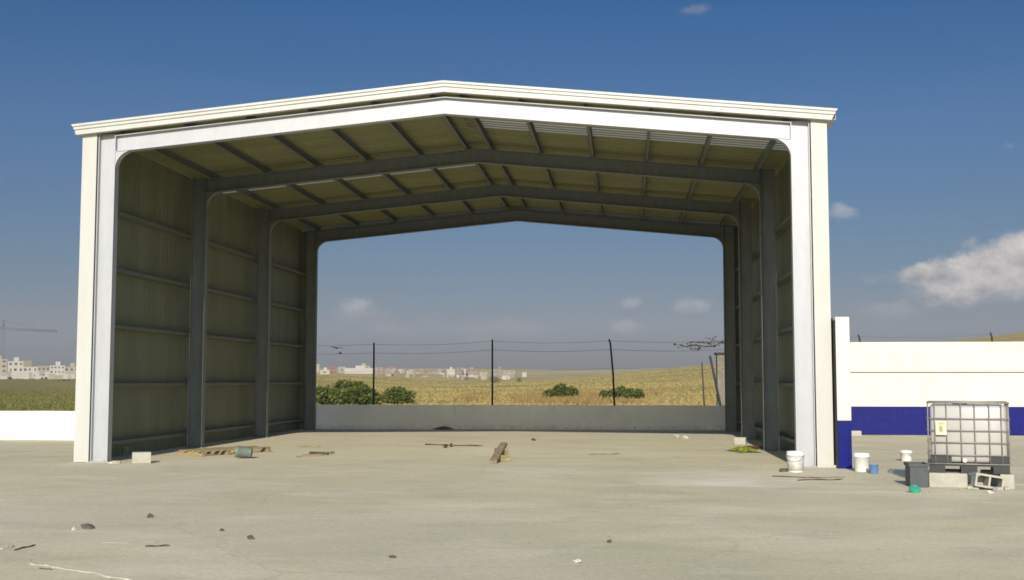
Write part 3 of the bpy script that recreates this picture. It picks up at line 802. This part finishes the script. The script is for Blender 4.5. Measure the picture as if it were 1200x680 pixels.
block(1003, 511.5, .34, .2, .16, R(4), 'small concrete block at the foot of the blue tiles beside the wall end')
GR = 'stones on the yard'
for i, (u, v, s, mt, lb) in enumerate(((103, 620, .075, 'stone', 'largest dark stone in the lower left of the yard'), (176, 606.5, .05, 'stone', 'small dark stone farther back in the lower left of the yard'),
        (293, 632, .05, 'stone', 'pointed dark stone lying by itself left of centre in the foreground'), (260, 622.5, .03, 'stone', 'tiny dark chip just left of the pointed stone'), (87, 621, .04, 'palestone', 'pale chip beside the largest dark stone'),
        (460, 653.5, .055, 'stone', 'flat dark chip lowest at the centre of the foreground'), (714, 636, .035, 'stone', 'small greyish chip in the foreground right of centre'), (676, 659.5, .04, 'palestone', 'whitish chip lowest right of centre in the foreground'),
        (135, 543, .12, 'mortar', 'white splash of mortar at the foot of the left front column'), (735, 503.5, .22, 'dirt', 'dark heap of dirt against the shaded wall right of centre'), (521, 503.5, .18, 'dirt', 'dark heap of dirt against the shaded wall left of centre'),
        (793, 513, .12, 'palestone', 'white lump standing before the shaded wall near the right columns'), (803, 514.5, .10, 'palestone', 'smaller pale lump right of the white lump before the shaded wall'), (625, 516.5, .08, 'stone', 'brown crumb on the shed floor right of the tilted plank'),
        (1160, 578, .05, 'palestone', 'pale crumb in front of the hollow block'), (918, 553, .08, 'stone', 'dark scrap beside the smeared white bucket'))):
    s *= .72 if 'heap' not in lb else 1.0
    lump('stone' if 'heap' not in lb else 'dirt_heap', u, v, s*(1.25 if 'heap' not in lb else 1.7), s*.9, s*(.35 if ('splash' in lb or 'flat' in lb or 'heap' in lb) else .75), mt, lb, 'stone' if 'heap' not in lb else 'dirt', GR if 'stone' in lb or 'chip' in lb else None, i, i*1.3)
lump('plastic_scrap', 1072, 577.5, .075, .06, .07, 'greenplastic', 'crumpled green plastic scrap on the concrete before the tub', 'litter', None, 40)
p = gp(1024, 555); jar = empty('paint_tin', (p.x, p.y, .002), 0, 'small blue tin beside the plain white bucket', 'tin')
m = MB(); m.lathe([(.001, 0), (.075, 0), (.078, .01), (.078, .15), (.082, .155), (.082, .165), (.074, .165), (.07, .155), (.001, .155)], 20); m.build('body', M['blueplastic'], jar)
m = MB(); m.lathe([(.001, .157), (.068, .157), (.068, .168), (.001, .168)], 20); m.build('lid', M['dirtyplastic'], jar)

def crumple(u, v, sx, sy, h, mt, name, label, cat, seed):
    m = MB(); n = 14; g = []
    for j in range(n):
        row = []
        for i in range(n):
            x, y = i/(n-1)*2-1, j/(n-1)*2-1
            e = max(0, 1-(x*x+y*y)*.75)
            z = .01+h*(.35+.65*abs(noise.noise((x*2.1+seed, y*2.1, 0))*2))*e**.7
            wv = .15*noise.noise((x*3, y*3, seed))
            row.append(m.bm.verts.new((x*sx*(1+wv), y*sy*(1+wv), z)))
        g.append(row)
    for j in range(n-1):
        for i in range(n-1): m.bm.faces.new((g[j][i], g[j][i+1], g[j+1][i+1], g[j+1][i]))
    bmesh.ops.solidify(m.bm, geom=list(m.bm.faces), thickness=.006)
    o = m.build(name, M[mt]); o.location = gp(u, v); o.rotation_euler = (0, 0, seed); return tag(o, label, cat)
crumple(871, 529.5, .26, .5, .12, 'yellowbag', 'plastic_bag', 'crumpled yellow green plastic bag on the floor by the second right column', 'bag', .3)
crumple(886, 525.5, .30, .45, .05, 'redfilm', 'torn_wrapper', 'flat reddish brown wrapper trailing behind the yellow bag', 'litter', .5)

# sticks and battens
def stick(u0, v0, u1, v1, r, mt, label, name='stick', lift=0, bend=.03, group='sticks on the concrete'):
    a = gp(u0, v0); b = gp(u1, v1); d = b-a; m = MB(); r *= .72
    pts = [d*t+Vector((0, bend*math.sin(t*5+r*90)+bend*.8*math.sin(t*17+u0), r*1.3+lift*t+r*.5*math.sin(t*9+v0))) for t in [k/9 for k in range(10)]]
    m.tube(pts, [r*(.75+.45*abs(math.sin(k*2.3+u0))) for k in range(9)]+[r*.35], 6)
    o = m.build(name, M[mt]); o.location = a; return tag(o, label, 'stick', group)
def batten(u, v, L, w, h, rz, mt, label, tilt=0, group=None, z=.002, name='timber_batten'):
    p = gp(u, v); o = MB().box(-L/2, L/2, -w/2, w/2, 0, h, bev=.006).build(name, M[mt]); o.location = (p.x, p.y, z); o.rotation_euler = (0, tilt, rz); return tag(o, label, 'plank', group)
stick(498, 522, 566, 523.5, .022, 'darkwood', 'long thin dark pole on the shed floor left of the tilted plank')
stick(905, 559, 962, 560.5, .011, 'darkwood', 'thin dark stick in front of the smeared white bucket')
stick(935, 563.5, 988, 562.5, .013, 'darkwood', 'dark stick lying in front of the corner trim nearest the viewer')
stick(944, 561, 990, 559.5, .010, 'oldwood', 'pale thin stick crossing behind the nearest dark stick')
stick(690, 533.5, 727, 532.5, .016, 'oldwood', 'crooked brown twig on the floor right of centre')
stick(170, 641.5, 200, 640, .010, 'darkwood', 'dark twig lying in front of the largest dark stone', bend=.01)
stick(17, 645.5, 42, 639.5, .010, 'darkwood', 'dark twig at the lower left edge of the yard', bend=.01)
stick(46, 667, 62, 668, .006, 'darkwood', 'very short dark twig along the pale mortar line', bend=.005)
for k, (u, v, lb) in enumerate(((522, 525, 'short dark scrap lying across the long thin pole'), (528.5, 524, 'second dark scrap just right of the first across the long pole'))):
    batten(u, v, .13, .05, .09, R(70+k*20), 'darkwood', lb)
GP = 'wood scraps on the shed floor'
# tilted plank on a block of wood
a = gp(578, 543.5); b = Vector((a.x+.06, a.y+1.55, .30)); d = b-a
o = MB().box(-.02, d.length, -.075, .075, 0, .065, bev=.006).build('timber_plank', M['oldwood']); o.location = a+Vector((0, 0, .004))
o.rotation_euler = (0, -math.asin((b.z-.02)/d.length), math.atan2(d.y, d.x)); tag(o, 'thick weathered plank with its far end propped up in the middle of the shed floor', 'plank')
o = MB().box(-.13, .13, -.09, .09, 0, .24, bev=.01).build('timber_block', M['oldwood']); o.location = (b.x-.02, b.y-.35, .002); o.rotation_euler = (0, 0, .4); tag(o, 'wood block propping the raised end of the thick plank', 'block')
o = MB().box(-.12, .12, -.10, .10, 0, .13, bev=.012).build('timber_block', M['timber']); o.location = gp(590, 541)+Vector((0, 0, .002)); o.rotation_euler = (0, 0, .7); tag(o, 'short yellowish wood block lying right of the thick plank', 'block')
batten(366, 534.5, .42, .10, .035, R(18), 'oldwood', 'brown wood scrap leftmost of the cluster right of the pallet', group=GP)
batten(374, 533, .50, .09, .06, R(-24), 'darkwood', 'darkest wood scrap in the middle of the cluster right of the pallet', group=GP)
batten(355, 536, .30, .08, .03, R(40), 'timber', 'yellowish wood scrap in front of the cluster right of the pallet', group=GP)
batten(388, 532, .22, .07, .05, R(75), 'timber', 'light wood scrap rightmost of the cluster right of the pallet', group=GP)
batten(362, 524, .55, .08, .03, R(4), 'oldwood', 'flat brown board scrap behind the cluster right of the pallet', group=GP)
# broken pallet
a = gp(234, 535.5); e = gp(320, 529.5)
d = e-a; pl = empty('wooden_pallet', a, math.atan2(d.y, d.x), 'broken yellowish wooden pallet lying along the left wall under the grey green bucket', 'pallet')
L = d.length
for i, (x0, x1, y, jit) in enumerate(((0, L*.98, 0, .01), (.05, L*.75, .22, -.02), (0, L, .44, .015), (.1, L*.9, .66, .01))):
    Mx = Matrix.Rotation(jit, 4, 'Z')
    MB().box(x0, x1, y, y+.10, .10, .124, Mx, bev=.004).build('deck_board', M['timber'], pl)
for i, x in enumerate((.06, L*.36, L*.62, L*.92)):
    MB().box(x, x+.10, .0, .78, .002, .098, bev=.006).build('bearer', M['timber' if i % 2 == 0 else 'oldwood'], pl)

# spilled mortar line and smears at the lower left
def ridge(pts, w, h, label, seed):
    m = MB(); P = [gp(*q) for q in pts]; Q = []
    for p0, p1 in zip(P, P[1:]):
        for i in range(14): Q.append(p0.lerp(p1, i/14))
    Q.append(P[-1]); rings = []
    for i, q in enumerate(Q):
        k = .45+.9*abs(noise.noise((i*.31+seed, 2.2, 0)))+.25*random.random(); off = .05*noise.noise((i*.2, seed, 7))
        rings.append([m.bm.verts.new(q+Vector((off*.3, off+s*w*k, z*h*k+.002))) for s, z in ((-1, 0), (-.5, .8), (.2, 1), (1, 0))])
    for A, Bq in zip(rings, rings[1:]):
        for k in range(3): m.bm.faces.new((A[k], A[k+1], Bq[k+1], Bq[k])).smooth = True
    o = m.build('mortar_line', M['mortar']); return tag(o, label, 'mortar', 'spilled mortar on the yard')
ridge([(36, 661), (70, 666.5), (110, 672.5), (170, 684)], .024, .014, 'long pale ragged mortar line crossing the lower left corner', 1)
ridge([(-4, 644), (6, 643.5), (13, 642)], .05, .02, 'short pale mortar blob at the left edge of the foreground', 2)
ridge([(116, 637), (134, 636.5), (150, 637)], .022, .008, 'faint pale mortar streak in front of the largest dark stone', 3)
ridge([(168, 637), (186, 635.5)], .03, .008, 'short pale mortar streak behind the dark twig in the foreground', 4)
ridge([(1188, 567.5), (1215, 569)], .03, .015, 'pale mortar line right of the caged tank', 5)

m = MB()
def grit(x, y, s):
    b = bmesh.ops.create_icosphere(m.bm, subdivisions=1, radius=s)
    for q in b['verts']:
        k = 1+random.uniform(-.3, .3); q.co = Vector((x+q.co.x*k*1.2, y+q.co.y*k, .003+max(-.2*s, q.co.z*k*.7)))
for _ in range(420):
    t = random.random()
    if t < .3: x, y = random.uniform(-10, 12), random.uniform(-16, -2)
    elif t < .45: x, y = random.gauss(-6.2, .5), random.uniform(.5, 16.5)
    elif t < .6: x, y = random.gauss(6.3, .5), random.uniform(.5, 16.5)
    elif t < .8: x, y = random.gauss(pf.x, 1.4), random.gauss(pf.y+.2, .9)
    else: x, y = random.uniform(8.2, 14), CWY-abs(random.gauss(0, .5))-.05
    grit(x, y, random.uniform(.005, .012)*(1.5 if random.random() < .12 else 1))
tag(m.build('gravel', M['grit']), kind='stuff')

# ------------------------------------------------------------------ haze
HAZE = .00025
if HAZE:
    hz = MB().box(-1660, 1660, -1660, 1660, -6, 75).build('haze', mat('tmp', (1, 1, 1))); hz.data.materials.clear()
    hm = bpy.data.materials.new('haze_air'); hm.use_nodes = True; nt = hm.node_tree
    nt.nodes.remove(nt.nodes['Principled BSDF'])
    pv = nt.nodes.new('ShaderNodeVolumePrincipled'); pv.inputs['Density'].default_value = HAZE; pv.inputs['Color'].default_value = (.80, .83, .90, 1)
    nt.links.new(pv.outputs[0], nt.nodes['Material Output'].inputs['Volume'])
    hz.data.materials.append(hm); tag(hz, kind='stuff')

# ------------------------------------------------------------------ sun, sky, camera
sun = bpy.data.lights.new('sun', 'SUN'); sun.energy = 5.0; sun.angle = R(.5); sun.color = (1, .93, .80)
so = bpy.data.objects.new('sun', sun); C.objects.link(so); so.rotation_euler = (R(90-SUN_EL), 0, R(SUN_AZ)); so.location = (0, -30, 40)

wd = bpy.data.worlds.new('World'); S.world = wd; wd.use_nodes = True; nt = wd.node_tree; bg = nt.nodes['Background']
sky = nt.nodes.new('ShaderNodeTexSky'); sky.sky_type = 'NISHITA'; sky.sun_disc = False
sky.sun_elevation = R(SUN_EL); sky.sun_rotation = R(180-SUN_AZ); sky.air_density = 1.0; sky.dust_density = .6; sky.ozone_density = 3.0
tc = nt.nodes.new('ShaderNodeTexCoord'); sp = nt.nodes.new('ShaderNodeSeparateXYZ'); nt.links.new(tc.outputs['Generated'], sp.inputs[0])
SKYMUL = [(0, (.17, .175, .235)), (.016, (.18, .18, .24)), (.047, (.225, .21, .27)), (.104, (.208, .234, .286)), (.208, (.185, .265, .36)), (.301, (.10, .24, .365)), (.45, (.2, .33, .45)), (.9, (.8, .9, 1))]
skyc = mix_(nt, math_(nt, 'MULTIPLY_ADD', sp.outputs[1], 1.6, .3, clamp=True), sky.outputs[0], ramp_(nt, sp.outputs[2], SKYMUL), 'MULTIPLY')
# clouds, placed by compass bearing and height
yy = math_(nt, 'MAXIMUM', sp.outputs[1], .05)
A = math_(nt, 'DIVIDE', sp.outputs[0], yy); Ee = math_(nt, 'DIVIDE', sp.outputs[2], yy)
cb = nt.nodes.new('ShaderNodeCombineXYZ'); nt.links.new(A, cb.inputs[0]); nt.links.new(Ee, cb.inputs[1])
nz1 = noise_(nt, cb.outputs[0], 26, 8, .58, sc=(1, 1.5, 1)); nz2 = noise_(nt, cb.outputs[0], 60, 6, .6, sc=(1, 1.3, 1), loc=(3, 3, 0))
CL = (4.7, 4.4, 4.1); CD_ = (1.9, 1.9, 2.1)
for (u, v, su, sv, amt, k) in ((1142, 324, 88, 34, .97, .75), (1198, 304, 74, 38, 1.0, .75), (1088, 318, 44, 17, .85, 1.0), (1175, 338, 100, 26, .75, .9), (1110, 342, 80, 20, .35, 1.1), (985, 252, 20, 13, .42, 1.6), (420, 358, 34, 13, .48, 1.5), (425, 368, 70, 16, .22, 1.4), (738, 356, 22, 10, .35, 1.6), (816, 359, 32, 13, .38, 1.6), (735, 384, 40, 12, .28, 1.6),
                               (1035, 325, 40, 16, .25, 1.7), (1185, 172, 16, 8, .30, 1.7), (1040, 365, 60, 14, .18, 1.5), (812, 12, 26, 9, .2, 1.8), (560, 388, 160, 18, .10, 1.5)):
    d = ray(u, v); a0, e0 = d.x/d.y, d.z/d.y
    dx = math_(nt, 'MULTIPLY', math_(nt, 'SUBTRACT', A, a0), F/su); dy = math_(nt, 'MULTIPLY', math_(nt, 'SUBTRACT', Ee, e0), F/sv)
    rr = math_(nt, 'SQRT', math_(nt, 'ADD', math_(nt, 'MULTIPLY', dx, dx), math_(nt, 'MULTIPLY', dy, dy)))
    f = math_(nt, 'ADD', math_(nt, 'SUBTRACT', 1.0, rr), math_(nt, 'MULTIPLY_ADD', nz1, 2*k, -k))
    mr = nt.nodes.new('ShaderNodeMapRange'); mr.interpolation_type = 'SMOOTHSTEP'; nt.links.new(f, mr.inputs[0]); mr.inputs[1].default_value = .05; mr.inputs[2].default_value = .55 if amt > .6 else .9
    mk = math_(nt, 'MULTIPLY', mr.outputs[0], amt)
    lt = math_(nt, 'ADD', math_(nt, 'MULTIPLY_ADD', dy, .5, .5), math_(nt, 'MULTIPLY_ADD', nz2, 1.6, -.8), clamp=True)
    cc = mix_(nt, lt, CD_, CL)
    skyc = mix_(nt, mk, skyc, cc)
nt.links.new(skyc, bg.inputs[0]); bg.inputs[1].default_value = .15

for k_, h_, a_ in (('white', .35, .5), ('lowwall', .30, .55), ('cream', .45, .4), ('galv', .5, .35)): splash(M[k_], h_, a_)

cam = bpy.data.cameras.new('camera'); co = bpy.data.objects.new('camera', cam); C.objects.link(co)
cam.sensor_width = 36; cam.lens = F/1200*36; cam.shift_y = -.0036; cam.clip_end = 6000; cam.clip_start = .1
co.location = CAM; co.rotation_euler = (PI/2+PITCH, 0, YAW)
S.camera = co
S.view_settings.view_transform = 'Standard'; S.view_settings.look = 'None'; S.view_settings.gamma = 1; S.view_settings.exposure = 0
S.render.engine = 'CYCLES'; S.cycles.use_denoising = True; S.cycles.max_bounces = 8; S.cycles.diffuse_bounces = 5; S.cycles.volume_bounces = 0
S.cycles.filter_width = 1.7
